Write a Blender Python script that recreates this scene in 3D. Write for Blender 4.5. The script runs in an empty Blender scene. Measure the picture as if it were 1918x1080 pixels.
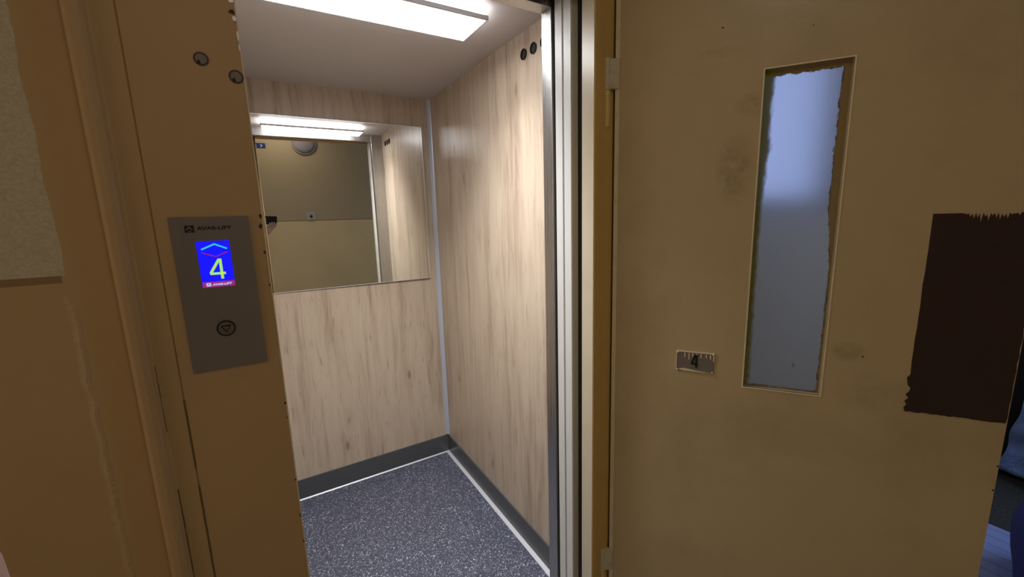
import bpy, bmesh, math, random
from mathutils import Vector, Matrix
random.seed(7)
S = bpy.context.scene
COL = S.collection

# ------------------------------------------------------------------ camera
F_PX, YAW, PITCH, ROLL = 775.045, 0.538384, 0.172975, -0.029233
EYE = Vector((0.0, 0.0, 1.45))
CF = Vector((math.sin(YAW)*math.cos(PITCH), math.cos(YAW)*math.cos(PITCH), -math.sin(PITCH)))
_r0 = Vector((math.cos(YAW), -math.sin(YAW), 0)); _u0 = _r0.cross(CF)
CR = _r0*math.cos(ROLL) + _u0*math.sin(ROLL)
CU = -_r0*math.sin(ROLL) + _u0*math.cos(ROLL)
cam_data = bpy.data.cameras.new('camera')
cam = bpy.data.objects.new('camera', cam_data); COL.objects.link(cam)
cam_data.sensor_width = 36; cam_data.lens = F_PX/1918*36
cam_data.clip_start = 0.004; cam_data.clip_end = 60
M = Matrix((CR, CU, -CF)).transposed().to_4x4(); M.translation = EYE
cam.matrix_world = M
S.camera = cam
S.view_settings.view_transform = 'Standard'; S.view_settings.look = 'None'
S.view_settings.gamma = 1; S.view_settings.use_curve_mapping = False
S.view_settings.exposure = 0.0

# ------------------------------------------------------------------ world + lights
W = bpy.data.worlds.new('daylight'); S.world = W; W.use_nodes = True
bgn = W.node_tree.nodes['Background']
bgn.inputs[0].default_value = (0.50, 0.64, 1.0, 1); bgn.inputs[1].default_value = 1.0

def area(name, loc, rot, sx, sy, power, color, portal=False):
    d = bpy.data.lights.new(name, 'AREA'); d.shape = 'RECTANGLE'; d.size = sx; d.size_y = sy
    d.energy = power; d.color = color
    o = bpy.data.objects.new(name, d); COL.objects.link(o); o.location = loc; o.rotation_euler = rot
    if portal: d.cycles.is_portal = True
    return o
# added fills with no seen source: blue at right, dim warm overhead
area('added_blue_fill', (3.12, -.668, 1.60), (math.radians(90), 0, 0), .84, 1.1, 9.5, (.50, .64, 1.0))
area('added_ceiling_fill', (0.20, -0.30, 2.55), (0, 0, 0), 0.30, 0.30, 3.1, (1.0, 0.82, 0.62))
area('added_warm_side_fill', (-1.55, 0.40, 1.30), (0, math.radians(-90), 0), 1.9, 0.55, 3.2, (1.0, 0.82, 0.60))  # added warm fill from the left, no seen source

lamp = area('cab_panel_light', (.3655, 1.32, 2.048), (0, 0, 0), .60, .166, 12.5, (.97, .98, 1.0)); lamp.data.spread = math.radians(112)

# ------------------------------------------------------------------ helpers
def link_mesh(name, bm, mat, parent=None, smooth=False):
    me = bpy.data.meshes.new(name); bmesh.ops.recalc_face_normals(bm, faces=bm.faces)
    bm.to_mesh(me); bm.free()
    if mat: me.materials.append(mat)
    if smooth:
        for p in me.polygons: p.use_smooth = True
    o = bpy.data.objects.new(name, me); COL.objects.link(o)
    if parent: o.parent = parent
    return o
def tag(o, label=None, cat=None, group=None, kind=None):
    if label: o['label'] = label
    if cat: o['category'] = cat
    if group: o['group'] = group
    if kind: o['kind'] = kind
    return o
def struct(o, label=None, cat=None): return tag(o, label, cat, kind='structure')
def empty(name, loc=(0, 0, 0), rz=0.0):
    o = bpy.data.objects.new(name, None); COL.objects.link(o); o.location = loc; o.rotation_euler = (0, 0, rz)
    return o
def add_box(bm, lo, hi, bev=0.0, seg=2):
    vs = [bm.verts.new((x, y, z)) for z in (lo[2], hi[2]) for y in (lo[1], hi[1]) for x in (lo[0], hi[0])]
    f = [(0,1,3,2),(4,6,7,5),(0,4,5,1),(2,3,7,6),(0,2,6,4),(1,5,7,3)]
    fs = [bm.faces.new([vs[i] for i in q]) for q in f]
    if bev:
        es = list({e for q in fs for e in q.edges})
        bmesh.ops.bevel(bm, geom=es, offset=bev, segments=seg, affect='EDGES', profile=0.5)
    return fs
def box(name, lo, hi, mat, parent=None, bev=0.0, seg=2):
    bm = bmesh.new(); add_box(bm, lo, hi, bev, seg); return link_mesh(name, bm, mat, parent)
def add_prism(bm, pts, fn, d0, d1):
    """outline pts (2-D) extruded from d0 to d1; fn(u,v,d)->xyz"""
    a = [bm.verts.new(fn(u, v, d0)) for u, v in pts]; b = [bm.verts.new(fn(u, v, d1)) for u, v in pts]
    bm.faces.new(a); bm.faces.new(b[::-1])
    n = len(pts)
    for i in range(n): bm.faces.new((a[i], a[(i+1) % n], b[(i+1) % n], b[i]))
def prism(name, pts, fn, d0, d1, mat, parent=None, smooth=False):
    bm = bmesh.new(); add_prism(bm, pts, fn, d0, d1); return link_mesh(name, bm, mat, parent, smooth)
def circle(cx, cy, r, n=32, ry=None): return [(cx+r*math.cos(2*math.pi*i/n), cy+(ry or r)*math.sin(2*math.pi*i/n)) for i in range(n)]
def xz(u, v, d): return (u, d, v)         # outline in x-z, depth along y
def yz(u, v, d): return (d, u, v)
def xy(u, v, d): return (u, v, d)
def add_ring(bm, cx, cz, r0, r1, fn, d0, d1, n=40):
    A = [[bm.verts.new(fn(x, y, d)) for x, y in circle(cx, cz, r, n)] for r in (r0, r1) for d in (d0, d1)]
    for i in range(n):
        j = (i+1) % n
        for p, q in ((0, 1), (1, 3), (3, 2), (2, 0)): bm.faces.new((A[p][i], A[p][j], A[q][j], A[q][i]))
def add_stroke(bm, pts, w, fn, d0, d1):
    """thick polyline as joined quads with mitred ends"""
    n = len(pts); L = []; Rr = []
    for i, (x, y) in enumerate(pts):
        def nrm(a, b):
            dx, dy = b[0]-a[0], b[1]-a[1]; l = math.hypot(dx, dy); return (-dy/l, dx/l)
        if i == 0: nx, ny = nrm(pts[0], pts[1]); k = 1
        elif i == n-1: nx, ny = nrm(pts[-2], pts[-1]); k = 1
        else:
            a = nrm(pts[i-1], pts[i]); b = nrm(pts[i], pts[i+1]); nx, ny = a[0]+b[0], a[1]+b[1]; l = math.hypot(nx, ny) or 1; nx /= l; ny /= l
            k = 1/max(0.4, nx*a[0]+ny*a[1])
        L.append((x+nx*w/2*k, y+ny*w/2*k)); Rr.append((x-nx*w/2*k, y-ny*w/2*k))
    for i in range(n-1): add_prism(bm, [L[i], L[i+1], Rr[i+1], Rr[i]], fn, d0, d1)
def text_mesh(name, txt, mat, parent, place, size, sx=1.0, thick=0.0004, align='LEFT', shear=0.0, bold=0.0):
    c = bpy.data.curves.new(name+'_curve', 'FONT'); c.body = txt; c.size = size; c.extrude = thick; c.align_x = align; c.shear = shear; c.offset = bold
    t = bpy.data.objects.new(name+'_tmp', c); COL.objects.link(t)
    bpy.context.view_layer.update()
    me = bpy.data.meshes.new_from_object(t.evaluated_get(bpy.context.evaluated_depsgraph_get()))
    bpy.data.objects.remove(t); bpy.data.curves.remove(c)
    me.transform(Matrix.Scale(sx, 4, (1, 0, 0))); me.transform(place)
    me.materials.clear(); me.materials.append(mat); me.name = name
    o = bpy.data.objects.new(name, me); COL.objects.link(o); o.parent = parent
    return o

# ------------------------------------------------------------------ materials
def mat(name, color=(.5, .5, .5), rough=.5, metal=0.0, emit=None, estr=0.0, spec=.5):
    m = bpy.data.materials.new(name); m.use_nodes = True
    b = m.node_tree.nodes['Principled BSDF']
    b.inputs['Base Color'].default_value = (*color, 1); b.inputs['Roughness'].default_value = rough
    b.inputs['Metallic'].default_value = metal; b.inputs['Specular IOR Level'].default_value = spec
    if emit: b.inputs['Emission Color'].default_value = (*emit, 1); b.inputs['Emission Strength'].default_value = estr
    return m
class N:
    """tiny node builder"""
    def __init__(s, m): s.t = m.node_tree; s.b = s.t.nodes.get('Principled BSDF')
    def new(s, ty, **k):
        n = s.t.nodes.new(ty)
        for a, v in k.items(): setattr(n, a, v)
        return n
    def lk(s, a, b): s.t.links.new(a, b)
    def put(s, v, sock):
        if hasattr(v, 'is_output'): s.lk(v, sock)
        elif isinstance(v, (tuple, list)) and len(v) == 3 and sock.type == 'RGBA': sock.default_value = (*v, 1)
        else: sock.default_value = v
    def math(s, op, a, b=0.0, c=None, clamp=False):
        n = s.new('ShaderNodeMath', operation=op, use_clamp=clamp); s.put(a, n.inputs[0]); s.put(b, n.inputs[1])
        if c is not None: s.put(c, n.inputs[2])
        return n.outputs[0]
    def coord(s):
        n = s.new('ShaderNodeTexCoord'); return n.outputs['Object']
    def sep(s, v):
        n = s.new('ShaderNodeSeparateXYZ'); s.lk(v, n.inputs[0]); return n.outputs
    def comb(s, x, y, z):
        n = s.new('ShaderNodeCombineXYZ'); s.put(x, n.inputs[0]); s.put(y, n.inputs[1]); s.put(z, n.inputs[2]); return n.outputs[0]
    def scale(s, v, sc, loc=(0, 0, 0)):
        n = s.new('ShaderNodeMapping'); s.lk(v, n.inputs[0]); n.inputs['Scale'].default_value = sc; n.inputs['Location'].default_value = loc; return n.outputs[0]
    def noise(s, v, sc, det=3, rough=.5, dist=0.0):
        n = s.new('ShaderNodeTexNoise'); s.lk(v, n.inputs['Vector']); n.inputs['Scale'].default_value = sc
        n.inputs['Detail'].default_value = det; n.inputs['Roughness'].default_value = rough; n.inputs['Distortion'].default_value = dist
        return n.outputs['Fac']
    def voro(s, v, sc, out='Distance', feature='F1'):
        n = s.new('ShaderNodeTexVoronoi', feature=feature); s.lk(v, n.inputs['Vector']); n.inputs['Scale'].default_value = sc; return n.outputs[out]
    def ramp(s, f, stops):
        n = s.new('ShaderNodeValToRGB'); s.put(f, n.inputs[0]); e = n.color_ramp.elements
        while len(e) < len(stops): e.new(.5)
        for k, (p, c) in enumerate(stops): e[k].position = p; e[k].color = (*c, 1) if len(c) == 3 else c
        return n.outputs[0]
    def mix(s, f, a, b, blend='MIX'):
        n = s.new('ShaderNodeMix', data_type='RGBA', blend_type=blend); s.put(f, n.inputs[0])
        s.put(a, n.inputs[6]); s.put(b, n.inputs[7]); return n.outputs[2]
    def rng(s, v, a, b, c=0.0, d=1.0):
        n = s.new('ShaderNodeMapRange'); s.put(v, n.inputs[0])
        for i, q in enumerate((a, b, c, d)): n.inputs[i+1].default_value = q
        return n.outputs[0]
    def bump(s, h, strength=.2, dist=.01):
        n = s.new('ShaderNodeBump'); n.inputs['Strength'].default_value = strength; n.inputs['Distance'].default_value = dist
        s.lk(h, n.inputs['Height']); s.lk(n.outputs[0], s.b.inputs['Normal'])
    def base(s, c): s.lk(c, s.b.inputs['Base Color'])

def wood():
    m = mat('pale_oak_laminate', rough=.36); n = N(m); c = n.coord(); x, y, z = n.sep(c)
    u = n.math('ADD', x, n.math('MULTIPLY', y, 1.0)); wob = n.noise(n.comb(u, 0.0, z), 2.2, 2)
    u2 = n.math('ADD', u, n.math('MULTIPLY', wob, 0.05))
    v = n.comb(u2, 0.0, z)
    big = n.noise(n.scale(v, (13, 1, 1.0)), 1.0, 3, .55, .4)
    mid = n.noise(n.scale(v, (40, 1, 3.0)), 1.0, 4, .6, .6)
    fine = n.noise(n.scale(v, (190, 1, 5)), 1.0, 4, .7)
    f = n.math('ADD', n.math('MULTIPLY', big, .45), n.math('ADD', n.math('MULTIPLY', mid, .33), n.math('MULTIPLY', fine, .22)))
    col = n.ramp(f, [(.30, (.24, .172, .122)), (.42, (.41, .315, .235)), (.50, (.51, .412, .312)), (.66, (.585, .485, .375))])
    # small elongated knots
    kv = n.scale(v, (9.5, 1, 3.6)); d = n.voro(kv, 1.0)
    size = n.noise(n.scale(v, (3, 1, 1.3)), 1.7, 1)
    k = n.math('MULTIPLY', n.rng(d, .05, .13, 1, 0), n.rng(size, .37, .44, 0, 1))
    ring = n.math('MULTIPLY', n.rng(d, .1, .35, 1, 0), .30)
    col = n.mix(n.math('MULTIPLY', k, .75), col, (.17, .105, .07))
    col = n.mix(ring, col, (.36, .25, .17))
    # short dark pore strokes
    st = n.noise(n.scale(v, (90, 1, 9)), 1.0, 2, .5)
    col = n.mix(n.rng(st, .62, .74, 0, .55), col, (.24, .155, .105))
    n.base(col); n.bump(fine, .08, .002)
    return m
def paint(name, c, rough=.38, dirt=.25, scale=3.0, dirtcol=None, glow=None):
    m = mat(name, c, rough); n = N(m); co = n.coord()
    a = n.noise(co, scale, 5, .6); b = n.noise(co, scale*6, 3, .6)
    dc = dirtcol or tuple(k*.55 for k in c)
    col = n.mix(n.rng(a, .48, .75, 0, dirt), c, dc)
    col = n.mix(n.rng(b, .45, .8, 0, dirt*.4), col, tuple(min(1, k*1.15) for k in c))
    n.base(col); n.bump(n.noise(co, 60, 4, .6), .10, .004); return m
def brushed(name, c, rough=.3, axis='z'):
    m = mat(name, c, rough, 1.0); n = N(m); co = n.coord()
    sc = (400, 400, 3) if axis == 'z' else (3, 3, 400)
    f = n.noise(n.scale(co, sc), 1.0, 2); n.lk(n.rng(f, .3, .7, rough-.06, rough+.1), n.b.inputs['Roughness'])
    n.bump(f, .04, .001); return m
OCHRE = (.52, .345, .17)
def wall_two(name, zb, xlim=None, low=OCHRE, upk=1.0):
    m = mat(name, rough=.42); n = N(m); co = n.coord(); x, y, z = n.sep(co)
    jit = n.math('MULTIPLY', n.math('SUBTRACT', n.noise(n.scale(co, (1, 1, 1)), 14, 4, .65), .5), .016)
    up = n.math('GREATER_THAN', z, zb)
    if xlim is not None:
        up = n.math('MULTIPLY', up, n.math('LESS_THAN', n.math('ADD', x, jit), xlim))
    grain = n.noise(co, 240, 3, .7)
    upc = n.mix(n.rng(grain, .35, .65, 0, 1), tuple(upk*q for q in (.50, .43, .29)), tuple(upk*q for q in (.62, .545, .39)))
    a = n.noise(co, 2.5, 4, .6)
    loc = n.mix(n.rng(a, .45, .75, 0, .35), low, tuple(q*.74 for q in low))
    ln = n.math('MULTIPLY', n.math('LESS_THAN', z, zb), n.math('GREATER_THAN', n.math('ADD', z, n.math('MULTIPLY', jit, .3)), zb-.011))
    if xlim is not None: ln = n.math('MULTIPLY', ln, n.math('LESS_THAN', x, xlim-.004))
    loc = n.mix(n.math('MULTIPLY', ln, .8), loc, (.24, .15, .065))
    col = n.mix(up, loc, upc)
    h = n.math('ADD', n.math('MULTIPLY', n.noise(co, 35, 4, .6), .25), n.math('MULTIPLY', up, .15))
    if xlim is not None:
        # ragged filler seam running down beside the frame
        w = n.math('MULTIPLY', n.math('SUBTRACT', n.noise(n.scale(co, (0, 0, 1)), 22, 5, .75), .5), .02)
        d = n.math('ABSOLUTE', n.math('SUBTRACT', n.math('ADD', x, w), xlim))
        seam = n.math('MULTIPLY', n.rng(d, .0, .007, 1, 0), n.math('LESS_THAN', z, zb-.03))
        seam = n.math('MULTIPLY', seam, n.rng(n.noise(n.scale(co, (1, 1, 1)), 30, 2), .35, .55, .1, 1))
        col = n.mix(n.math('MULTIPLY', seam, .5), col, (.62, .48, .27)); h = n.math('ADD', h, n.math('MULTIPLY', seam, .9))
    n.base(col); n.bump(h, .5, .004); return m

M_WOOD = wood()
M_OCHRE = paint('ochre_gloss_paint', OCHRE, .52, .35, 2.2)
M_DOOR = paint('tan_door_paint', (.54, .42, .245), .36, .40, 3.0, (.27, .19, .10))
M_EDGE = paint('worn_paint_edge', (.78, .66, .46), .4, .2, 30)
M_HINGE = paint('painted_hinge_yellow', (.74, .56, .25), .35, .5, 30)
M_HINGE2 = paint('painted_hinge_grey', (.62, .54, .40), .4, .6, 40)
M_LAM = mat('cab_ceiling_lacquer', (.60, .555, .545), .45)
M_STEEL = brushed('brushed_stainless', (.52, .51, .50), .30)
M_DARKST = mat('dark_skirting_steel', (.10, .104, .11), .33, .25)
M_PLATE = brushed('satin_panel_steel', (.30, .285, .31), .42)
M_DOORPAN = mat('grey_lacquered_door_edge', (.60, .60, .58), .4)
M_BLACK = mat('black_rubber_and_gaps', (.006, .006, .007), .6)
M_BLACKG = mat('black_gloss', (.008, .008, .009), .25)
M_ALU = mat('anodised_aluminium', (.55, .60, .70), .42, .3)
M_ALU2 = mat('floor_edge_aluminium', (.62, .63, .68), .4, .25)
M_MIRROR = mat('mirror_silver', (.96, .97, .95), .012, 1.0)
M_MEDGE = mat('mirror_bevel', (.9, .92, .95), .2, .4)
M_WHITE = mat('white_plastic', (.75, .75, .74), .4)
M_LED = mat('lit_led_diffuser', (1, 1, 1), .5, emit=(.97, .98, 1.0), estr=17)
M_LEDS = mat('lit_led_side', (1, 1, 1), .5, emit=(.97, .98, 1.0), estr=4.5)
M_LFRAME = mat('lamp_frame_grey', (.72, .71, .76), .45)

def floor_fleck():
    m = mat('speckled_vinyl', rough=.5); n = N(m); c = n.coord()
    d1 = n.noise(c, 165, 1.5, .5, 1.2); d2 = n.noise(n.scale(c, (1, 1, 1), (3, 5, 1)), 170, 3, .7); dk = n.noise(c, 30, 3, .6)
    col = n.mix(n.rng(dk, .3, .7, 0, 1), (.030, .034, .056), (.055, .060, .095))
    col = n.mix(n.rng(d2, .54, .60, 0, .8), col, (.15, .16, .22))
    col = n.mix(n.rng(d1, .615, .65, 0, .9), col, (.60, .63, .74))
    n.base(col); n.bump(d1, .1, .001); return m
M_FLOOR = floor_fleck()
def terrazzo():
    m = mat('dark_landing_terrazzo', rough=.45); n = N(m); c = n.coord()
    f = n.noise(c, 90, 4, .7); n.base(n.mix(n.rng(f, .4, .65), (.05, .05, .042), (.13, .125, .10))); return m
M_LFLOOR = terrazzo()
M_WFRONT = wall_two('front_wall_paint', 1.38, -.264)
M_WOTHER = wall_two('lit_landing_wall_paint', 1.437, None, (.82, .70, .43), .86)  # two-tone paint, lower band lightened and upper dimmed to imitate cab light
M_LCEIL = mat('landing_ceiling_white', (.45, .42, .36), .8)

# ------------------------------------------------------------------ cab shell
CX0, CX1, CY0, CY1, CZ = -.13, .872, 1.10, 2.291, 2.089
struct(box('wall_back', (CX0-.02, CY1, 0), (CX1+.02, CY1+.02, CZ), M_WOOD), 'pale oak panel back wall of the lift cab behind the mirror', 'wall')
struct(box('wall_right', (CX1, CY0, 0), (CX1+.02, CY1, CZ), M_WOOD), 'pale oak panel wall of the lift cab at right with round vents', 'wall')
struct(box('wall_left', (CX0-.02, CY0, 0), (CX0, CY1, CZ), M_WOOD), 'pale oak panel wall of the lift cab hidden behind the post', 'wall')
struct(box('ceiling', (CX0-.02, 1.05, CZ), (CX1+.02, CY1+.02, CZ+.03), M_LAM), 'plain grey lacquered ceiling of the lift cab', 'ceiling')
struct(box('floor', (CX0-.02, 1.04, -.04), (CX1+.02, CY1+.02, 0), M_FLOOR), 'dark blue grey speckled vinyl floor of the lift cab', 'floor')
# front returns and header of the cab, stainless
struct(box('wall_front_return', (.785, 1.052, 0), (CX1+.02, CY0, CZ), M_STEEL, bev=.0015), 'stainless return column at right of the cab entrance', 'wall')
struct(box('wall_front_return_left', (CX0-.02, 1.052, 0), (-.03, CY0, CZ), M_STEEL, bev=.0015), 'stainless return column at left of the cab entrance', 'wall')
struct(box('wall_front_header', (-.03, 1.052, 2.036), (.785, CY0, CZ+.03), M_STEEL, bev=.0015), 'stainless header above the cab entrance', 'wall')
# corner profile, skirting, floor edge strips
prism_pts = [(CX1, CY1), (CX1-.020, CY1), (CX1-.017, CY1-.006), (CX1-.006, CY1-.017), (CX1, CY1-.020)]
struct(prism('trim_corner', prism_pts, xy, .118, CZ, M_ALU), 'pale aluminium corner profile between the two oak walls', 'trim')
def skirting(name, pts, lab):
    # pts: plan polygon; chamfered top
    return struct(prism(name, pts, xy, 0, .112, M_DARKST), lab, 'baseboard')
skirting('baseboard_back', [(CX0, CY1), (CX1, CY1), (CX1-.007, CY1-.007), (CX0, CY1-.007)], 'dark steel skirting along the back wall under the oak panel')
skirting('baseboard_right', [(CX1, CY1), (CX1, CY0), (CX1-.007, CY0), (CX1-.007, CY1-.007)], 'dark steel skirting along the right wall under the oak panel')
skirting('baseboard_left', [(CX0, CY1-.007), (CX0, CY0), (CX0+.007, CY0), (CX0+.007, CY1-.007)], 'dark steel skirting along the hidden left wall')
def angle_strip(name, along, lab, w, h):
    if along == 'back':
        pts = [(CY1-.007, 0), (CY1-.007, h), (CY1-.007-.002, h), (CY1-.007-w, .002), (CY1-.007-w, 0)]
        o = prism(name, pts, lambda u, v, d: (d, u, v), CX0+.007, CX1-.007, M_ALU2)
    else:
        pts = [(CX1-.007, 0), (CX1-.007, h), (CX1-.009, h), (CX1-.007-w, .002), (CX1-.007-w, 0)]
        o = prism(name, pts, lambda u, v, d: (u, d, v), CY0, CY1-.007, M_ALU2)
    return struct(o, lab, 'trim')
angle_strip('trim_1', 'back', 'thin pale metal strip where the floor meets the back skirting', .006, .006)
angle_strip('trim_2', 'right', 'wide pale metal strip where the floor meets the right skirting', .018, .007)

# ------------------------------------------------------------------ sliding cab doors (telescopic, parked at right)
def sliding(name, x0, y0, y1, lab):
    bm = bmesh.new()
    # folded leading edge with a shallow centre groove
    ym = (y0+y1)/2
    pts = [(x0, y0), (x0+.10, y0), (x0+.10, y1), (x0, y1)]
    add_prism(bm, pts, xy, .012, 2.06)
    bmesh.ops.bevel(bm, geom=[e for e in bm.edges if abs((e.verts[0].co-e.verts[1].co).z) > 1], offset=.002, segments=2, affect='EDGES')
    o = link_mesh(name, bm, M_DOORPAN); struct(o, lab, 'sliding door'); return o
d2 = sliding('door_2', .785, 1.001, 1.036, 'inner grey sliding cab door panel parked beside the stainless column')
d3 = sliding('door_3', .785, .962, .997, 'outer grey sliding cab door panel nearest the ochre frame')
for d, y0, y1 in ((d2, 1.001, 1.036), (d3, .962, .997)):
    box('guide_foot', (.80, y0+.008, -.004), (.84, y1-.008, .012), M_BLACK, d)
struct(box('trim_3', (.809, .930, -.02), (.93, .9615, 2.06), M_BLACK), 'black strip standing in for the shaded gap between sliding door and ochre frame', 'trim')  # black fill in place of the shade inside the gap
struct(box('trim_4', (.797, 1.037, 0), (.89, 1.0515, 2.06), M_BLACK), 'black strip standing in for the shaded gap between stainless column and grey sliding door', 'trim')  # solid black put where the gap lies in shade
# sills
bm = bmesh.new(); add_box(bm, (-.13, .945, -.03), (.89, 1.04, -.002))
for k in range(3): add_box(bm, (-.13, .957+.028*k, -.002), (.80, .965+.028*k, 0))
struct(link_mesh('trim_sill', bm, M_ALU2), 'grooved aluminium sill between landing and cab', 'trim')

# ------------------------------------------------------------------ ceiling light
lt = empty('ceiling_light', (.3655, 1.32, CZ)); tag(lt, 'long flat white lit panel lamp on the lift cab ceiling', 'ceiling light')
def lb(name, lo, hi, m, par=lt, bev=0): return box(name, lo, hi, m, par, bev)
hx, hy = .313, .090
lb('light_body', (-hx+.010, -hy+.008, -.028), (hx-.010, hy-.008, 0), M_LEDS)
bm = bmesh.new()
for a in ((-hx, -hy, -hx+.006, hy), (hx-.006, -hy, hx, hy), (-hx+.006, -hy, hx-.006, -hy+.006), (-hx+.006, hy-.006, hx-.006, hy)):
    add_box(bm, (a[0], a[1], -.041), (a[2], a[3], -.028))
link_mesh('light_frame', bm, M_LFRAME, lt)
lb('diffuser', (-hx+.006, -hy+.006, -.0395), (hx-.006, hy-.006, -.031), M_LED)

# ------------------------------------------------------------------ mirror (hangs a touch out of true)
mir = empty('wall_mirror', (.375, 2.2795, 1.5265)); tag(mir, 'large frameless mirror on the upper half of the oak back wall', 'mirror')
nrm = Vector((-.013, -1, -.006)).normalized()
mir.rotation_mode = 'QUATERNION'; mir.rotation_quaternion = Vector((0, -1, 0)).rotation_difference(nrm)
mw, mh = .435, .411
box('mirror_glass', (-mw, 0, -mh), (mw, .005, mh), M_MIRROR, mir)
bm = bmesh.new()
add_box(bm, (-mw-.003, -.0004, mh), (mw+.003, .005, mh+.003)); add_box(bm, (mw, -.0004, -mh), (mw+.003, .005, mh)); add_box(bm, (-mw-.003, -.0004, -mh), (-mw, .005, mh))
link_mesh('bevelled_edge', bm, M_MEDGE, mir)
box('lower_edge', (-mw, -.0004, -mh-.002), (mw, .005, -mh), M_LFRAME, mir)
box('backing_board', (-mw+.05, .005, -mh+.05), (mw-.05, .0075, mh-.05), M_BLACK, mir)

# ------------------------------------------------------------------ three round vent plugs in the right wall
for k, (yy, lab) in enumerate(((1.329, 'round black vent plug in oak wall, farthest from the steel column'),
                               (1.268, 'round black vent plug in oak wall, between the other two plugs'),
                               (1.206, 'round black vent plug in oak wall, nearest the entrance column'))):
    v = empty('vent_plug', (CX1, yy, 2.013)); tag(v, lab, 'vent', 'black vent plugs high on the oak wall')
    bm = bmesh.new(); add_ring(bm, 0, 0, .013, .0185, yz, -.003, 0, 36); add_ring(bm, 0, 0, .0165, .0185, yz, -.0045, -.003, 36)
    link_mesh('rim', bm, M_BLACKG, v)
    prism('vent_hole', circle(0, 0, .013, 30), yz, -.0012, 0, M_BLACK, v)

# ------------------------------------------------------------------ landing shell
YL = .88
struct(box('floor_landing', (-1.6, -.75, -.05), (3.9, .945, 0), M_LFLOOR), 'dark speckled stone floor of the landing', 'floor')
struct(box('ceiling_landing', (-1.6, -.75, 2.6), (3.9, 1.2, 2.65), M_LCEIL), 'plain landing ceiling above the lift entrance', 'ceiling')
struct(box('wall_front_left', (-1.6, .894, 0), (-.190, 1.04, 2.6), M_WFRONT), 'two tone landing wall left of the lift frame', 'wall')
bm = bmesh.new()
for lo, hi in (((.93, .894, 0), (1.25, 1.04, 2.6)), ((2.40, .894, 0), (3.9, 1.04, 2.6)), ((1.25, .894, 0), (2.40, 1.04, 1.47)), ((1.25, .894, 2.2), (2.40, 1.04, 2.6))): add_box(bm, lo, hi)
struct(link_mesh('wall_front_right', bm, M_WOTHER), 'landing wall behind the open steel door with an added window opening', 'wall')
struct(box('wall_opposite', (-1.6, -.75, 0), (3.9, -.70, 2.6), M_WOTHER), 'two tone landing wall seen reflected in the mirror', 'wall')
struct(box('wall_landing_end', (-1.65, -.75, 0), (-1.6, 1.04, 2.6), M_WOTHER), 'end wall of the landing behind the left side', 'wall')
struct(box('wall_landing_right', (3.9, -.75, 0), (3.95, 1.04, 2.6), M_WOTHER), 'end wall of the landing beyond the open door', 'wall')
struct(box('wall_above_frame', (-.19, .905, 2.11), (.93, 1.04, 2.6), M_WOTHER), 'landing wall above the lift door frame', 'wall')
struct(box('wall_shaft_left', (-.24, .93, 0), (-.152, 2.35, 2.6), M_LCEIL), 'plain shaft wall beside the left side of the cab', 'wall')
struct(box('wall_shaft_right', (.93, 1.04, 0), (1.02, 2.35, 2.6), M_LCEIL), 'plain shaft wall beside the right side of the cab', 'wall')
struct(box('trim_8', (-.152, .93, -.02), (-.045, 1.05, 2.11), M_BLACK), 'added black light blocker behind the left ochre post', 'trim')  # added to block a light leak past the post
struct(box('trim_9', (-.045, .93, 2.062), (.93, 1.05, 2.30), M_BLACK), 'added black light blocker above the lift entrance', 'trim')  # added likewise, keeps outside light out overhead
# landing window: unseen guess, added to light the door glass from behind
w1 = empty('added_window_1', (1.825, .99, 1.85)); struct(w1, 'guessed daylight window added in the landing wall behind the door', 'window')
bm = bmesh.new()
for a in ((-.575, -.38, -.545, .35), (.545, -.38, .575, .35), (-.545, -.38, .545, -.35), (-.545, .32, .545, .35)): add_box(bm, (a[0], -.03, a[1]), (a[2], .03, a[3]))
link_mesh('window_frame', bm, M_WHITE, w1)
w3 = empty('added_window_3', (-1.60, .40, 1.30)); struct(w3, 'added frosted glazing in the end wall, made up to carry the warm fill', 'window')  # made-up glazing, dresses the added warm side fill
bm = bmesh.new()
for a in ((-.34, -1.0, -.29, 1.0), (.29, -1.0, .34, 1.0), (-.29, -1.0, .29, -.96), (-.29, .96, .29, 1.0)): add_box(bm, (0, a[0], a[1]), (.035, a[2], a[3]))
link_mesh('window_frame', bm, M_WHITE, w3); box('window_pane', (0, -.29, -.96), (.006, .29, .96), mat('frosted_end_pane', (.7, .6, .45), .4), w3)
cl_ = empty('added_ceiling_lamp_landing', (.20, -.30, 2.6)); struct(cl_, 'added square ceiling lamp, unseen, dressing the warm overhead fill', 'lamp')  # unseen fixture added around the warm overhead fill
box('lamp_housing', (-.19, -.19, -.035), (.19, .19, 0), M_WHITE, cl_, .006)
mg = bpy.data.materials.new('clear_window_glass'); mg.use_nodes = True; t = mg.node_tree; t.nodes.clear()
o_ = t.nodes.new('ShaderNodeOutputMaterial'); tr = t.nodes.new('ShaderNodeBsdfTransparent'); gl = t.nodes.new('ShaderNodeBsdfGlossy'); gl.inputs['Roughness'].default_value = .02
mx = t.nodes.new('ShaderNodeMixShader'); mx.inputs[0].default_value = .06; t.links.new(tr.outputs[0], mx.inputs[1]); t.links.new(gl.outputs[0], mx.inputs[2]); t.links.new(mx.outputs[0], o_.inputs[0])
box('window_pane', (-.545, -.003, -.35), (.545, .003, .32), mg, w1)
w2 = empty('added_window_2', (3.12, -.70, 1.60)); struct(w2, 'added window dressing the blue fill in the far part of the opposite landing wall', 'window')  # unseen window added as a source for the blue fill
bm = bmesh.new()
for a in ((-.52, -.62, -.46, .62), (.46, -.62, .52, .62), (-.46, -.62, .46, -.56), (-.46, .56, .46, .62)): add_box(bm, (a[0], 0, a[1]), (a[2], .03, a[3]))
link_mesh('window_frame', bm, M_WHITE, w2)
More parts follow.
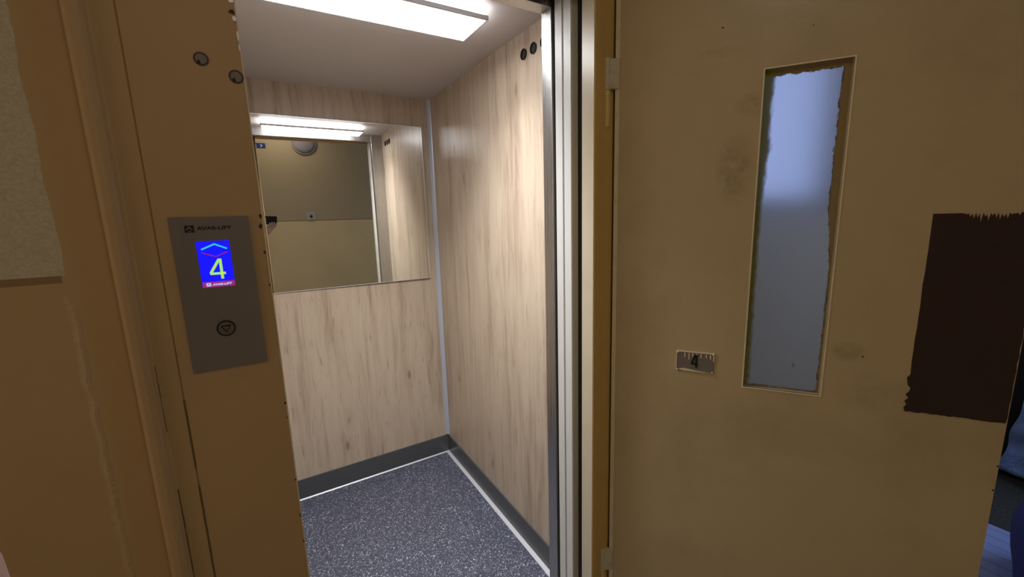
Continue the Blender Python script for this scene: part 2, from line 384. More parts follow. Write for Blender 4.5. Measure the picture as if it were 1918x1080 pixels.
box('window_pane', (-.46, 0, -.56), (.46, .004, .56), mat('glowing_fill_pane', (.3, .4, .5), .3, emit=(.50, .64, 1.0), estr=1.0), w2)  # pane glows to go with the added blue fill

# ------------------------------------------------------------------ steel portal frame (left post, right post, header)
def post_profile():
    p = [(-.206, .905)]
    # rounded outer lip standing proud of the wall
    for i in range(9):
        a = math.pi - i*math.pi/2/8 if False else math.pi*(1-i/8*.5)
        p.append((-.206+.010+.010*math.cos(a), .878-.010*math.sin(a)))
    p += [(-.190, .868), (-.186, .8695), (-.182, .873), (-.179, .878), (-.1775, .8795)]
    p += [(-.1765, .8800), (-.1485, .8800), (-.1470, .8825), (-.1455, .8800)]
    p += [(.0035, .8800), (.0060, .8805), (.0068, .8825)]
    p += [(.0068, .930), (.0048, .930), (.0048, .905)]
    return p
fl = prism('trim_5', post_profile(), xy, 0, 2.11, M_OCHRE)
struct(fl, 'wide ochre painted steel post at left of the lift entrance carrying the call panel', 'door frame')
# worn bright edge along the inner corner
bm = bmesh.new()
random.seed(3); z = 0.02
pts = []
while z < 2.10:
    pts.append((z, .0012+random.random()*.0010)); z += .02+random.random()*.03
for (z0, w0), (z1, w1_) in zip(pts, pts[1:]):
    vs = [bm.verts.new(p) for p in ((.0070-w0, .8796, z0), (.0074, .8796, z0), (.0074, .8796, z1), (.0070-w1_, .8796, z1))]
    vb = [bm.verts.new(p) for p in ((.0070-w0, .8806, z0), (.0074, .8806+.010, z0), (.0074, .8806+.010, z1), (.0070-w1_, .8806, z1))]
    bm.faces.new(vs)
    bm.faces.new((vs[1], vb[1], vb[2], vs[2])); bm.faces.new((vs[0], vs[3], vb[3], vb[0])); bm.faces.new((vb[0], vb[3], vb[2], vb[1]))
    bm.faces.new((vs[0], vb[0], vb[1], vs[1])); bm.faces.new((vs[3], vs[2], vb[2], vb[3]))
e = link_mesh('worn_edge', bm, M_EDGE, fl); e['label'] = 'bright worn inner edge'
# filled screw holes
M_PLUG = mat('grey_filler_plug', (.23, .19, .17), .5); M_PLUGD = mat('plug_rim_dark', (.07, .052, .045), .6)
for (px, pz, pr) in ((-.0505, 1.716, .0105), (-.0050, 1.695, .0108)):
    p = prism('plug', circle(px, pz, pr*.74, 24), xz, .8788, .881, M_PLUG, fl); p['label'] = 'grey round filler plug'
    bm = bmesh.new(); add_ring(bm, px, pz, pr*.74, pr, xz, .8792, .881, 28); link_mesh('plug_rim', bm, M_PLUGD, p)
    prism('plug_nick', [(px-pr*.5, pz-pr*.75), (px-pr*.1, pz-pr*.72), (px-pr*.25, pz-pr*.15), (px-pr*.55, pz-pr*.35)], xz, .8786, .8789, M_BLACK, p)
def blob(name, cx, cz, rx, rz, m, par, y0=.8789, y1=.8802, n=11, seed=0):
    rr = random.Random(seed)
    return prism(name, [(cx+rx*(.6+.6*rr.random())*math.cos(2*math.pi*i/n), cz+rz*(.6+.6*rr.random())*math.sin(2*math.pi*i/n)) for i in range(n)], xz, y0, y1, m, par)
M_CHIP = mat('bare_dark_metal_chip', (.035, .026, .02), .6); M_CHIPL = mat('bare_bright_metal_chip', (.62, .60, .62), .35, .6)
for i, (cx, cz, rx, rz) in enumerate(((.0035, 1.4635, .0022, .004), (.0020, 1.4455, .0030, .0045), (.0030, 1.3985, .002, .003), (.0040, 1.338, .0015, .002),
                                      (.0035, 1.075, .0014, .0016), (.0040, 1.105, .0018, .0022), (.0045, .94, .0015, .0018), (.0042, .86, .0012, .004), (.0045, .80, .0012, .003))):
    c = blob('paint_chip', cx, cz, rx, rz, M_CHIP, fl, seed=i); c['label'] = 'small dark chip on the post edge'
for i, (cx, cz, rx, rz) in enumerate(((.0010, 1.812, .004, .003), (.0005, 1.796, .005, .0035), (.0035, 1.786, .003, .005), (.0048, 1.760, .0018, .010), (.0052, 1.742, .0014, .006))):
    c = blob('paint_chip', cx, cz, rx, rz, M_CHIPL if i in (0, 2, 3, 4) else M_CHIP, fl, .8786, seed=20+i); c['label'] = 'bright bare metal chip at the top of the post edge'
# seams on the post: short weld ridges
bm = bmesh.new()
for (sx, z0, z1) in ((-.1765, .80, .99), (-.1775, 1.10, 1.22), (-.147, .70, .985), (-.147, 1.02, 1.15)):
    zz = z0
    while zz < z1:
        dz = .012+random.random()*.02; w = .0007+random.random()*.0008
        add_box(bm, (sx-w, .8794, zz), (sx+w, .8802, min(zz+dz, z1)))
        zz += dz
s_ = link_mesh('seam_crack', bm, mat('seam_dark_gap', (.16, .10, .05), .7), fl); s_['label'] = 'dark broken seam in the paint'  # dark brown colour along the broken seam lines

right_pts = [(.798, .8815), (.7995, .880), (.8165, .880), (.8175, .884), (.868, .884), (.868, .894), (.93, .894), (.93, .93), (.798, .93)]
fr_ = prism('trim_6', right_pts, xy, 0, 2.11, paint('yellow_post_paint', (.68, .45, .15), .34, .3, 6)); struct(fr_, 'ochre painted steel post between the sliding doors and the hinged door', 'door frame')
struct(box('trim_7', (.0068, .88, 2.045), (.798, .93, 2.11), M_OCHRE), 'ochre painted steel header of the landing frame', 'door frame')
o = box('lit_jamb_lining', (.7970, .8825, 0), (.7980, .930, 2.045), paint('jamb_light_tint', (.55, .48, .36), .3, .2, 8), fr_)  # pale colour imitates cab light falling on the jamb
o['label'] = 'inner face of the post, coloured paler as if lit by the cab'

# ------------------------------------------------------------------ hinged landing door, open about 125 degrees
ANG = math.atan2(-math.cos(.6192), math.sin(.6192))
door = empty('door_1', (.868, .876, 0), ANG); struct(door, 'open tan painted steel landing door with narrow wired glass window', 'door')
# local: x along the leaf, y+ = away from the camera side? face towards the camera is local -y
DW, DT, DZ0, DZ1 = .868, .034, .02, 2.05
WX0, WX1, WZ0, WZ1 = .351, .523, .978, 1.776
def leaf_bm():
    bm = bmesh.new()
    xs = [0, WX0, WX1, DW]; zs = [DZ0, WZ0, WZ1, DZ1]
    for i in range(3):
        for j in range(3):
            if i == 1 and j == 1: continue
            add_box(bm, (xs[i], 0, zs[j]), (xs[i+1], DT, zs[j+1]))
    bmesh.ops.remove_doubles(bm, verts=bm.verts, dist=1e-5)
    # drop inner duplicate faces
    seen = {}
    for f in list(bm.faces):
        k = tuple(round(v, 4) for v in f.calc_center_median()); seen.setdefault(k, []).append(f)
    dup = [f for fs in seen.values() if len(fs) > 1 for f in fs]
    bmesh.ops.delete(bm, geom=dup, context='FACES_ONLY')
    return bm
def door_mat():
    m = M_DOOR; n = N(m)
    src = n.b.inputs['Base Color'].links[0].from_socket
    co = n.coord(); x, y, z = n.sep(co)
    def smudge(cx, cz, rx, rz, s):
        d = n.math('ADD', n.math('POWER', n.math('DIVIDE', n.math('SUBTRACT', x, cx), rx), 2.0), n.math('POWER', n.math('DIVIDE', n.math('SUBTRACT', z, cz), rz), 2.0))
        return n.math('MULTIPLY', n.rng(d, 0, 1, 1, 0), n.math('MULTIPLY', n.rng(n.noise(co, 18, 4, .7), .35, .65), s))
    col = src
    for a in ((.335, 1.70, .05, .03, .5), (.30, 1.55, .05, .10, .55), (.57, 1.10, .04, .03, .55), (.62, 1.00, .08, .06, .3), (.25, 1.83, .06, .015, .3)):
        col = n.mix(smudge(*a), col, (.16, .11, .065))
    n.base(col)
door_mat()
leaf = link_mesh('leaf', leaf_bm(), M_DOOR, door)
# folded rim around the window, thin bright edges
bm = bmesh.new(); r = .003
for a in ((WX0-r, WZ0-r, WX0, WZ1+r), (WX1, WZ0-r, WX1+r, WZ1+r), (WX0, WZ0-r, WX1, WZ0), (WX0, WZ1, WX1, WZ1+r)): add_box(bm, (a[0], -.0009, a[1]), (a[2], .004, a[3]))
o = link_mesh('window_rim', bm, paint('rim_paint', (.85, .72, .50), .4, .3, 30), door)
# pane with paint-smeared margins
def glass_mat():
    m = bpy.data.materials.new('frosted_door_glass'); m.use_nodes = True; n = N(m); b = n.b
    co = n.coord(); x, y, z = n.sep(co)
    b.inputs['Base Color'].default_value = (.72, .73, .86, 1); b.inputs['Roughness'].default_value = .42; b.inputs['IOR'].default_value = 1.2
    b.inputs['Transmission Weight'].default_value = 1.0
    out = n.t.nodes['Material Output']
    tl = n.new('ShaderNodeBsdfTranslucent'); tl.inputs[0].default_value = (.62, .66, .72, 1)
    m1 = n.new('ShaderNodeMixShader'); m1.inputs[0].default_value = .10; n.lk(b.outputs[0], m1.inputs[1]); n.lk(tl.outputs[0], m1.inputs[2])
    # paint smears near the edges: olive/ochre, ragged
    nz = n.noise(n.scale(co, (1, 1, .55)), 26, 6, .75); nf = n.noise(n.scale(co, (1, 1, .25)), 160, 4, .8)
    jit = n.math('ADD', n.math('MULTIPLY', n.math('SUBTRACT', nz, .5), .020), n.math('MULTIPLY', n.math('SUBTRACT', nf, .5), .018))
    dr = n.math('SUBTRACT', WX1, x); dl = n.math('SUBTRACT', x, WX0); dt = n.math('SUBTRACT', WZ1, z); db = n.math('SUBTRACT', z, WZ0)
    # right margin wider at the upper half, left margin wide in the upper third
    wr = n.rng(z, 1.30, 1.46, .004, .016); wl = n.rng(z, 1.45, 1.60, .008, .016)
    def m_(d, w, soft): return n.rng(n.math('SUBTRACT', n.math('ADD', d, jit), w), 0, soft, 1, 0)
    mask = n.math('MAXIMUM', m_(dr, wr, .0015), n.math('MULTIPLY', m_(dl, wl, .010), .85))
    mask = n.math('MAXIMUM', mask, m_(dt, .013, .0015)); mask = n.math('MAXIMUM', mask, m_(db, .002, .002))
    # few specks / runs
    sp = n.voro(n.scale(co, (24, 1, 9)), 1.0); spm = n.math('MULTIPLY', n.rng(sp, .03, .10, 1, 0), n.math('GREATER_THAN', n.noise(co, 9, 1), .56))
    mask = n.math('MAXIMUM', mask, n.math('MULTIPLY', spm, .7))
    pb = n.new('ShaderNodeBsdfDiffuse'); pc = n.mix(n.math('LESS_THAN', dl, .03), (.30, .22, .11), (.24, .25, .06)); n.lk(pc, pb.inputs[0])
    m2 = n.new('ShaderNodeMixShader'); n.lk(mask, m2.inputs[0]); n.lk(m1.outputs[0], m2.inputs[1]); n.lk(pb.outputs[0], m2.inputs[2])
    n.lk(m2.outputs[0], out.inputs[0]); return m
M_GLASS = glass_mat()
pane = box('window_pane', (WX0-.004, .014, WZ0-.004), (WX1+.004, .019, WZ1+.004), M_GLASS, door); pane['label'] = 'frosted glass pane smeared with paint at its margins'
# bare primer patch where a lock plate was
def ragged_rect(x0, z0, x1, z1, seed):
    rr = random.Random(seed); p = []
    def seg(a, b, n, amp):
        for i in range(n):
            t_ = i/n; jx = (rr.random()-.5)*amp; x_ = a[0]+(b[0]-a[0])*t_; z_ = a[1]+(b[1]-a[1])*t_
            if abs(b[0]-a[0]) > abs(b[1]-a[1]): z_ += jx
            else: x_ += jx
            p.append((x_, z_))
    seg((x0, z1), (x0, z0+.10), 14, .0015); seg((x0, z0+.10), (x0, z0), 12, .010); seg((x0, z0), (x1, z0), 22, .0025)
    seg((x1, z0), (x1, z1), 30, .002)
    # top edge: toothed strokes of ochre over the right two thirds
    xs = [x1-(x1-x0)*i/60 for i in range(61)]
    for i, x_ in enumerate(xs[:-1]):
        t_ = (x_-x0)/(x1-x0); amp = .0012 if (t_ < .27 or t_ > .82) else .026*math.sin((t_-.27)/.55*math.pi)**.6*(.25+.75*rr.random())
        p.append((x_, z1-(amp if i % 2 else amp*.2)))
    return p
M_PRIMER = paint('dark_red_primer', (.032, .010, .010), .45, .6, 12, (.012, .009, .009))
pp = prism('bare_patch', ragged_rect(.692, .965, .866, 1.429, 5), xz, -.0012, .001, M_PRIMER, door); pp['label'] = 'dark red brown bare primer patch near the door edge'
# number plate
pl = box('number_plate', (.182, -.0022, 1.005), (.278, .001, 1.061), mat('grey_plate', (.22, .19, .17), .45, .2), door, .0008); pl['label'] = 'small grey plate with number 4'
bm = bmesh.new()
add_box(bm, (.181, -.0032, 1.060), (.279, 0, 1.0625)); add_box(bm, (.1805, -.0032, 1.006), (.183, 0, 1.0605))
link_mesh('plate_border', bm, M_EDGE, pl)
bm = bmesh.new()
for i, (u, l) in enumerate(((.203, .011), (.214, .018), (.2235, .008), (.2335, .006), (.2445, .011), (.258, .010), (.2685, .013), (.2765, .018))):
    add_prism(bm, [(u-.0016, 1.058), (u+.0016, 1.058), (u+.0012, 1.058-l), (u, 1.0565-l), (u-.0012, 1.058-l)], xz, -.0030, -.0020)
link_mesh('paint_drips', bm, M_EDGE, pl)['label'] = 'row of pale dried paint drips'
prism('paint_smear', [(.186, 1.009), (.20, 1.013), (.215, 1.0115), (.235, 1.0085), (.27, 1.0055), (.24, 1.0052), (.20, 1.0052)], xz, -.0028, -.002, M_EDGE, pl)
for (u, v) in ((.1845, 1.0585), (.275, 1.0585), (.1845, 1.0075), (.2745, 1.0075)):
    bm = bmesh.new(); bmesh.ops.create_uvsphere(bm, u_segments=14, v_segments=8, radius=.0022); bmesh.ops.translate(bm, verts=bm.verts, vec=(u, -.0030, v))
    link_mesh('rivet', bm, mat('pale_rivet', (.8, .75, .62), .3) if 'pale_rivet' not in bpy.data.materials else bpy.data.materials['pale_rivet'], pl, True)
bm = bmesh.new(); add_stroke(bm, [(.2335, 1.0175), (.2335, 1.0520), (.2300, 1.0520), (.2215, 1.0300), (.2225, 1.0280), (.2375, 1.0280)], .0052, xz, -.0034, -.0018)
link_mesh('digit', bm, M_BLACK, pl)['label'] = 'black number 4'
# specks
for (u, v, rr_) in ((.255, 1.885, .0022), (.44, 1.855, .0012), (.60, 1.09, .002)):
    prism('speck', circle(u, v, rr_, 9), xz, -.0006, .001, M_CHIP, door)
# bolt-edge screws on the free edge
for v in (.86, .80, 1.22): prism('edge_nick', circle(DW-.0025, v, .002, 8), xz, -.0007, .001, M_CHIP, door)

def hinge(zc_top):
    """lift-off hinge: broad upper wrap carried by the leaf, thin lower pin barrel on the frame"""
    h = empty('hinge', (0, 0, 0)); h.parent = door; h['label'] = 'painted lift-off hinge knuckle'
    bm = bmesh.new()
    pts = circle(-.021, -.0085, .0115, 28)
    add_prism(bm, pts, xy, zc_top-.080, zc_top); 
    add_prism(bm, [(-.021, -.0200), (.011, -.0045), (.011, -.0005), (0, 0.002), (-.021, .002)], xy, zc_top-.078, zc_top-.002)
    bmesh.ops.bevel(bm, geom=[e_ for e_ in bm.edges if abs(e_.verts[0].co.z-e_.verts[1].co.z) < 1e-5], offset=.0012, segments=1, affect='EDGES')
    link_mesh('hinge_wrap', bm, M_HINGE2, h)
    bm = bmesh.new(); add_prism(bm, circle(-.021, -.0085, .0100, 26), xy, zc_top-.094, zc_top-.083); add_prism(bm, circle(-.021, -.0085, .0088, 26), xy, zc_top-.176, zc_top-.080)
    add_prism(bm, circle(-.021, -.0085, .006, 26), xy, zc_top-.180, zc_top-.176)
    link_mesh('hinge_pin', bm, M_HINGE, h)
hinge(1.858); hinge(.366)
# bright rim along the hinge-side edge of the leaf
o = box('leaf_edge', (-.0005, -.0014, DZ0), (.0115, 0.0005, DZ1), paint('leaf_rim_paint', (.74, .63, .43), .35, .4, 20), door, .0006); o['label'] = 'worn pale folded edge of the leaf'
# pull handle on the far (outer) face
bm = bmesh.new(); add_box(bm, (DW-.10, DT, .98), (DW-.085, DT+.05, 1.0)); add_box(bm, (DW-.10, DT, 1.16), (DW-.085, DT+.05, 1.18)); add_box(bm, (DW-.10, DT+.04, .98), (DW-.085, DT+.055, 1.18))
link_mesh('pull_handle', bm, M_STEEL, door)

# ------------------------------------------------------------------ call panel on the left post
cp = empty('lift_call_panel', (-.071, YL, 1.3295)); tag(cp, 'grey steel lift call panel with blue lit display on the ochre post', 'control panel')
def rounded(x0, z0, x1, z1, r, n=5, rtr=None):
    p = []
    for cx, cz, a0, rr in ((x1, z1, 0, rtr or r), (x0, z1, 90, r), (x0, z0, 180, r), (x1, z0, 270, r)):
        sx = -1 if cx == x1 else 1; sz = -1 if cz == z1 else 1
        for i in range(n+1):
            a = math.radians(a0+90*i/n); p.append((cx+sx*rr+rr*math.cos(a), cz+sz*rr+rr*math.sin(a)))
    return p
T = -.0025
prism('face_plate', rounded(-.0565, -.1345, .0560, .1345, .0008, 3, .004), xz, T, 0, M_PLATE, cp)
def lm(x_, z_, y_): return Matrix.Translation((x_, y_, z_)) @ Matrix.Rotation(math.radians(90), 4, 'X')
# maker's mark: black square with a pale roof-shaped chevron, then the lettering
lg = box('logo_square', (-.0365, T-.0003, .1085), (-.0235, T+.0005, .1205), M_BLACK, cp)
bm = bmesh.new(); add_stroke(bm, [(-.0340, .1130), (-.0300, .1178), (-.0262, .1130)], .0018, xz, T-.0006, T-.0002)
add_stroke(bm, [(-.0325, .1092), (-.0300, .1112), (-.0275, .1092)], .0010, xz, T-.0006, T-.0002)
link_mesh('logo_chevron', bm, M_PLATE, lg)
text_mesh('lettering', 'AVAS-LIFT', M_BLACK, cp, lm(-.0195, .1128, T-.0002), .0078, 1.36, .0002, shear=0.0, bold=.00028)
# display
M_BLUE = mat('display_blue', (0, 0, .2), .3, emit=(.006, .006, 1.0), estr=1.0)
M_TEAL = mat('display_teal', (0, .2, .2), .3, emit=(.03, .52, .60), estr=1.0)
M_RED = mat('display_magenta', (.2, 0, .1), .3, emit=(.24, .015, .22), estr=1.0)
M_YG = mat('display_yellow_green', (.2, .2, 0), .3, emit=(.50, .72, .05), estr=1.0)
M_CY = mat('display_cyan_outline', (.0, .2, .2), .3, emit=(.22, .60, .52), estr=1.0)
M_BAN = mat('display_banner', (.2, 0, .1), .3, emit=(.30, .02, .18), estr=1.0)
M_LW = mat('display_white', (.2, .2, .2), .3, emit=(.42, .70, 1.0), estr=1.0)
sx0, sx1, sz0, sz1 = -.0245, .0225, .0140, .0935
scr = box('display', (sx0, T-.0006, sz0), (sx1, T+.0005, sz1), M_BLUE, cp); scr['label'] = 'blue lit display'
ban = box('display_banner', (sx0+.0005, T-.0009, sz0), (sx1, T-.0004, sz0+.0095), M_BAN, scr)
bm = bmesh.new(); add_stroke(bm, [(-.0185, .0795), (.0008, .0880), (.0180, .0795)], .0028, xz, T-.0010, T-.0005); link_mesh('up_arrow', bm, M_TEAL, scr)
bm = bmesh.new(); add_stroke(bm, [(-.0185, .0740), (.0008, .0665), (.0180, .0740)], .0018, xz, T-.0010, T-.0005); link_mesh('down_arrow', bm, M_RED, scr)
four = [(.0058, .0275), (.0058, .0605), (.0035, .0605), (-.0095, .0390), (-.0090, .0372), (.0115, .0372)]
bm = bmesh.new(); add_stroke(bm, four, .0044, xz, T-.0010, T-.0005); link_mesh('digit_outline', bm, M_CY, scr)
bm = bmesh.new(); add_stroke(bm, four, .0026, xz, T-.0013, T-.0010); link_mesh('digit', bm, M_YG, scr)['label'] = 'yellow green number 4'
bm = bmesh.new(); add_box(bm, (-.0185, T-.0012, .0160), (-.0120, T-.0008, .0215)); link_mesh('banner_logo', bm, M_LW, scr)
bm = bmesh.new(); add_stroke(bm, [(-.0175, .0170), (-.0152, .0203), (-.0130, .0170)], .0010, xz, T-.0014, T-.0011); link_mesh('banner_chevron', bm, M_BAN, scr)
text_mesh('banner_lettering', 'AVAS-LIFT', M_LW, scr, lm(-.0100, .0167, T-.0011), .0050, 1.22, .0002, shear=.2, bold=.00015)
# call button
M_BTN = mat('button_steel', (.20, .19, .185), .35, .8)
bt = prism('call_button', circle(0, -.0610, .0128, 40), xz, T-.0018, 0, M_BTN, cp, False); bt['label'] = 'round steel call button with down arrow'
bm = bmesh.new(); add_ring(bm, 0, -.0610, .0118, .0142, xz, T-.0026, T+.0005, 44); link_mesh('button_ring', bm, M_BLACKG, bt)
bm = bmesh.new(); add_stroke(bm, [(-.0070, -.0565), (.0070, -.0565), (0, -.0672), (-.0070, -.0565), (.0070, -.0565)], .0014, xz, T-.0024, T-.0016); link_mesh('down_triangle', bm, M_BLACK, bt)

# ------------------------------------------------------------------ opposite wall: switch, arrow sign, round lamp
YO = -.70
sw = empty('light_switch', (.437, YO, 1.482)); tag(sw, 'square grey light switch on the cream wall, seen in the mirror', 'switch')
prism('switch_plate', rounded(-.043, -.043, .043, .043, .006), xz, 0, .010, mat('switch_grey', (.55, .54, .55), .4), sw)
prism('switch_boss', circle(0, 0, .030, 28), xz, .010, .013, mat('switch_grey_boss', (.48, .47, .49), .4), sw)
prism('switch_button', circle(0, -.004, .014, 24), xz, .013, .018, M_BLACK, sw)
sg = empty('arrow_sign', (-.005, YO, 2.222)); tag(sg, 'small blue sign with white arrow high on the opposite wall', 'sign')
box('sign_board', (-.12, 0, -.026), (.078, .003, .026), mat('sign_blue', (.010, .045, .26), .4), sg)
bm = bmesh.new(); add_prism(bm, [(.026, -.014), (.036, -.014), (.052, 0), (.036, .014), (.026, .014), (.040, 0)], xz, .003, .0036); link_mesh('white_arrow', bm, M_WHITE, sg)
bm = bmesh.new(); add_prism(bm, circle(-.015, .006, .008, 14), xz, .003, .0036); add_prism(bm, [(-.028, -.015), (-.004, -.015), (-.006, -.003), (-.026, -.003)], xz, .003, .0036); link_mesh('white_symbol', bm, M_WHITE, sg)
lp = empty('wall_lamp', (.44, YO, 2.275)); tag(lp, 'round unlit glass lamp on the opposite wall, seen in the mirror', 'lamp')
prism('lamp_base', circle(0, 0, .125, 48), xz, 0, .018, mat('lamp_base_grey', (.36, .34, .36), .5), lp)
bm = bmesh.new()
rings = []
for i in range(9):
    a = i/8*math.pi/2; rings.append([bm.verts.new((.112*math.cos(a)*math.cos(t_*2*math.pi/40), .018+.035*math.sin(a), .112*math.cos(a)*math.sin(t_*2*math.pi/40))) for t_ in range(40)] if i < 8 else [bm.verts.new((0, .053, 0))])
for i in range(7):
    for t_ in range(40): bm.faces.new((rings[i][t_], rings[i][(t_+1) % 40], rings[i+1][(t_+1) % 40], rings[i+1][t_]))
for t_ in range(40): bm.faces.new((rings[7][t_], rings[7][(t_+1) % 40], rings[8][0]))
link_mesh('glass_shade', bm, mat('lamp_glass_lilac', (.36, .34, .41), .3), lp, True)

# ------------------------------------------------------------------ beyond the door: cabinet, blue jacket, bag, mat
cb = empty('storage_cabinet', (3.56, .35, 0)); tag(cb, 'black cabinet standing at the far end of the landing beyond the door', 'cabinet')
mb = mat('black_cabinet_paint', (.008, .008, .009), .4)
box('cabinet_body', (-.27, -.60, 0), (.27, .50, 1.5), mb, cb, .004)
for y0, y1 in ((-.595, -.055), (-.045, .495)):
    d = box('cabinet_door', (-.288, y0, .06), (-.27, y1, 1.47), mb, cb, .003)
    yk = y1-.06 if y1 < 0 else y0+.06
    box('door_handle', (-.306, yk-.008, .80), (-.288, yk+.008, .92), M_BLACKG, d, .003)
def cloth(name, loc, w, h, cols, depth, m, seed):
    """draped cloth: closed sheet with folds, ragged lower hem"""
    rr = random.Random(seed); bm = bmesh.new(); nu, nv = 30, 26; ph = [rr.random()*6.28 for _ in range(6)]
    G = {}
    for s_i, off in ((0, 0), (1, .018)):
        for i in range(nu+1):
            for j in range(nv+1):
                u = i/nu; v = j/nv
                d = depth*(.5+.3*math.sin(u*9+ph[0]+v*2.2)+.22*math.sin(u*17+ph[1]-v*4)+.16*math.sin(v*11+u*5+ph[2])+.1*math.sin(v*23+u*13+ph[3]))
                edge = .10*math.sin(v*5.4+.4)+.05*math.sin(v*13)          # bulging side outline
                yy = -w*u + (edge*.14)*(1-u) - .11*(1-v)*(1-u)
                zz = -h*v*(1+.16*u+.05*math.sin(u*12+ph[4])) + .03*math.sin(u*7+ph[5])*(1-v)
                G[(s_i, i, j)] = bm.verts.new((-d - .004 + off, yy, zz))
    for i in range(nu):
        for j in range(nv):
            bm.faces.new((G[0, i, j], G[0, i+1, j], G[0, i+1, j+1], G[0, i, j+1])); bm.faces.new((G[1, i, j], G[1, i, j+1], G[1, i+1, j+1], G[1, i+1, j]))
    for i in range(nu):
        bm.faces.new((G[0, i, 0], G[1, i, 0], G[1, i+1, 0], G[0, i+1, 0])); bm.faces.new((G[0, i, nv], G[0, i+1, nv], G[1, i+1, nv], G[1, i, nv]))
    for j in range(nv):
        bm.faces.new((G[0, 0, j], G[0, 0, j+1], G[1, 0, j+1], G[1, 0, j])); bm.faces.new((G[0, nu, j], G[1, nu, j], G[1, nu, j+1], G[0, nu, j+1]))
    o = link_mesh(name, bm, m, None, True); o.location = loc; return o
mc = mat('light_blue_fabric', (.33, .50, 1.0), .8); n_ = N(mc); n_.bump(n_.noise(n_.scale(n_.coord(), (1, 1, .5)), 16, 5, .6, 1.0), .9, .03)
cl = cloth('blue_blanket', (3.235, .425, .56), .62, .48, None, .07, mc, 4); tag(cl, 'crumpled light blue blanket hanging in front of the black cabinet', 'blanket')
# ribbed pale mat on the floor
mt = mat('pale_blue_mat', (.20, .26, .52), .85); n_ = N(mt); c_ = n_.coord(); xx_, yy_, zz_ = n_.sep(c_)
rib = n_.math('SINE', n_.math('MULTIPLY', xx_, 95.0)); n_.base(n_.mix(n_.rng(rib, .75, 1, 0, .6), (.46, .56, 1.0), (.28, .34, .70))); n_.bump(n_.math('ADD', rib, n_.noise(c_, 80, 3)), .4, .004)
bm = bmesh.new(); add_box(bm, (-.45, -.55, 0), (.45, .36, .010), .003); rm = link_mesh('floor_mat', bm, mt); rm.location = (2.24, .10, 0)
tag(rm, 'pale blue ribbed mat on the dark landing floor behind the door', 'mat')
# navy bag
bm = bmesh.new(); bmesh.ops.create_uvsphere(bm, u_segments=36, v_segments=24, radius=1)
for v in bm.verts:
    x, y, z = v.co; k = 1+.05*math.sin(x*5+z*3)+.04*math.sin(y*7+z*5)
    sq = lambda a: math.copysign(abs(a)**.75, a)
    v.co = Vector((.30*sq(x)*k, .22*sq(y)*k, .21*max(-.95, sq(z))*k+.20))
bag = empty('duffel_bag', (2.30, .000, .010)); tag(bag, 'dark navy bag lying on the floor mat at the right edge', 'bag')
mn = mat('navy_fabric', (.06, .07, .36), .8); n_ = N(mn); n_.bump(n_.noise(n_.coord(), 30, 4, .7), .3, .01)
link_mesh('bag_body', bm, mn, bag, True)
bm = bmesh.new()
for i in range(14):
    a0 = math.pi*i/14; a1 = math.pi*(i+1)/14
    for sgn in (1,):
        p0 = Vector((.13*math.cos(a0), 0, .39+.09*math.sin(a0))); p1 = Vector((.13*math.cos(a1), 0, .39+.09*math.sin(a1)))
        vs = [bm.verts.new(p+Vector((0, dy, dz))) for p in (p0, p1) for dy, dz in ((-.012, 0), (.012, 0), (.012, .005), (-.012, .005))]
        for q in ((0, 1, 5, 4), (1, 2, 6, 5), (2, 3, 7, 6), (3, 0, 4, 7)): bm.faces.new([vs[k_] for k_ in q])
link_mesh('bag_handle', bm, mn, bag)
# scrap of paper on the cab floor
bm = bmesh.new(); add_prism(bm, [(-.004, -.003), (.001, -.004), (.0045, .001), (.0, .0035), (-.0035, .002)], xy, 0, .002)
ps = link_mesh('paper_scrap', bm, M_WHITE); ps.location = (.583, 1.350, 0); tag(ps, 'tiny white paper crumb lying on the speckled cab floor', 'scrap')

# ------------------------------------------------------------------ phone and the hands holding it (seen in the mirror)
def c2w(a, b, c): return EYE + CR*a + CU*b + CF*c
PM = Matrix((CR, CU, CF)).transposed().to_4x4(); PM.translation = EYE
ph = empty('smartphone'); ph.rotation_mode = 'QUATERNION'; ph.matrix_world = PM
tag(ph, 'black smartphone held up sideways, seen in the cab mirror', 'phone')
bm = bmesh.new(); add_prism(bm, rounded(-.050, -.040, .108, .038, .009, 6), xy, -.0125, -.0045); link_mesh('phone_body', bm, M_BLACKG, ph)
bm = bmesh.new(); add_prism(bm, rounded(-.012, -.028, .014, .030, .006, 5), xy, -.0045, -.0025); link_mesh('camera_bump', bm, M_BLACK, ph)
for (a, b) in ((0, 0), (0, .018), (0, -.018)):
    bm = bmesh.new(); add_ring(bm, a, b, .0045, .0062, xy, -.0025, -.0012, 28); link_mesh('camera_lens', bm, M_STEEL, ph)
msk = mat('skin', (.66, .45, .40), .5); msk.node_tree.nodes['Principled BSDF'].inputs['Subsurface Weight'].default_value = .1
pers = empty('person'); pers.rotation_mode = 'QUATERNION'; pers.matrix_world = PM
tag(pers, 'person holding up a phone with both hands, only hands seen', 'person')
def skin_obj(name, chains, root, m, parent):
    me = bpy.data.meshes.new(name); vs = []; es = []; rad = []; idx = {}
    for ch in chains:
        prev = None
        for (p, r_) in ch:
            k = tuple(round(c, 4) for c in p)
            if k not in idx: idx[k] = len(vs); vs.append(p); rad.append(r_)
            if prev is not None: es.append((prev, idx[k]))
            prev = idx[k]
    me.from_pydata(vs, es, []); me.materials.append(m)
    o = bpy.data.objects.new(name, me); COL.objects.link(o); o.parent = parent
    md = o.modifiers.new('skin', 'SKIN'); md.use_smooth_shade = True
    for i, v in enumerate(me.skin_vertices[0].data): v.radius = (rad[i], rad[i]); v.use_root = (i == idx[tuple(round(c, 4) for c in root)])
    sb = o.modifiers.new('sub', 'SUBSURF'); sb.levels = 2; sb.render_levels = 2
    return o
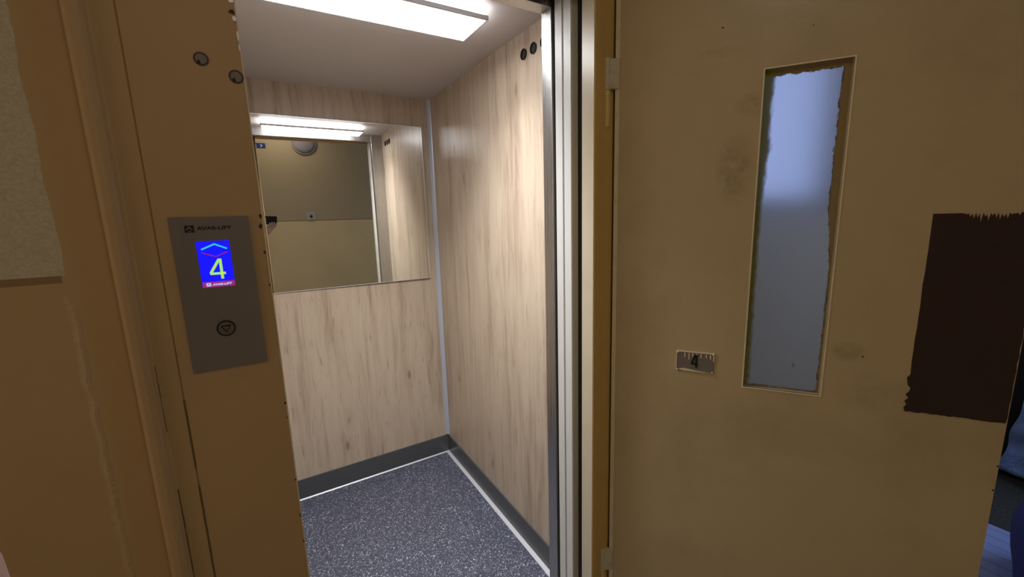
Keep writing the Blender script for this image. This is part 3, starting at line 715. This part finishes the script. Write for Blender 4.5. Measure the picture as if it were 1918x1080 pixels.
# right hand: grips the right end of the phone from below, forearm runs down and to the left
wr = (.030, -.150, -.075); pc = (.058, -.098, -.045)
ch = [[((-.060, -.300, -.190), .036), ((-.02, -.22, -.125), .030), (wr, .024), (pc, .025)]]
for k, (fx, L_) in enumerate(((.030, 0), (.052, .006), (.074, .004), (.094, -.004))):
    ch.append([(pc, .025), ((fx, -.068, -.030), .0115), ((fx+.001, -.049, -.002), .0085), ((fx+.002, -.034+L_, .0035), .0075), ((fx+.002, -.020+L_, .0035), .0065)])
ch.append([(pc, .025), ((.088, -.085, -.045), .012), ((.105, -.055, -.032), .0095), ((.104, -.028, -.0225), .0085)])
skin_obj('right_hand', ch, pc, msk, pers)
skin_obj('sleeve', [[((-.16, -.52, -.36), .062), ((-.105, -.40, -.27), .054), ((-.048, -.275, -.168), .046)]], (-.16, -.52, -.36), mat('dark_sleeve', (.02, .02, .025), .8), pers)
skin_obj('sleeve', [[((-.40, -.50, -.32), .062), ((-.33, -.41, -.26), .055), ((-.245, -.295, -.172), .046)]], (-.40, -.50, -.32), bpy.data.materials['dark_sleeve'], pers)
# left hand: fingers wrap the left end of the phone, one tip close to the lens
pc2 = (-.095, -.065, -.030)
ch = [[((-.27, -.33, -.20), .036), ((-.19, -.22, -.12), .030), ((-.135, -.13, -.065), .025), (pc2, .026), ((-.098, -.020, -.022), .020)]]
for k, pts_ in enumerate((((-.078, -.028, -.014), (-.058, -.018, .0035), (-.036, -.0172, .0082), (-.0165, -.0113, .0108)),
                          ((-.092, .002, -.014), (-.068, .010, .0050), (-.050, .014, .0055), (-.036, .017, .0050)),
                          ((-.098, .020, -.016), (-.075, .027, .0050), (-.058, .029, .0055), (-.044, .030, .0050)),
                          ((-.086, -.044, -.020), (-.068, -.036, .0040), (-.058, -.033, .0055), (-.050, -.031, .0050)))):
    rr_ = (.0105, .0090, .0088, .0088) if k == 0 else (.0105, .0088, .0080, .0072)
    ch.append([(pc2, .026)] + [(p, rr_[i]) for i, p in enumerate(pts_)])
ch.append([(pc2, .026), ((-.070, -.055, -.040), .012), ((-.045, -.035, -.028), .0098), ((-.025, -.028, -.0225), .0085)])
skin_obj('left_hand', ch, pc2, msk, pers)
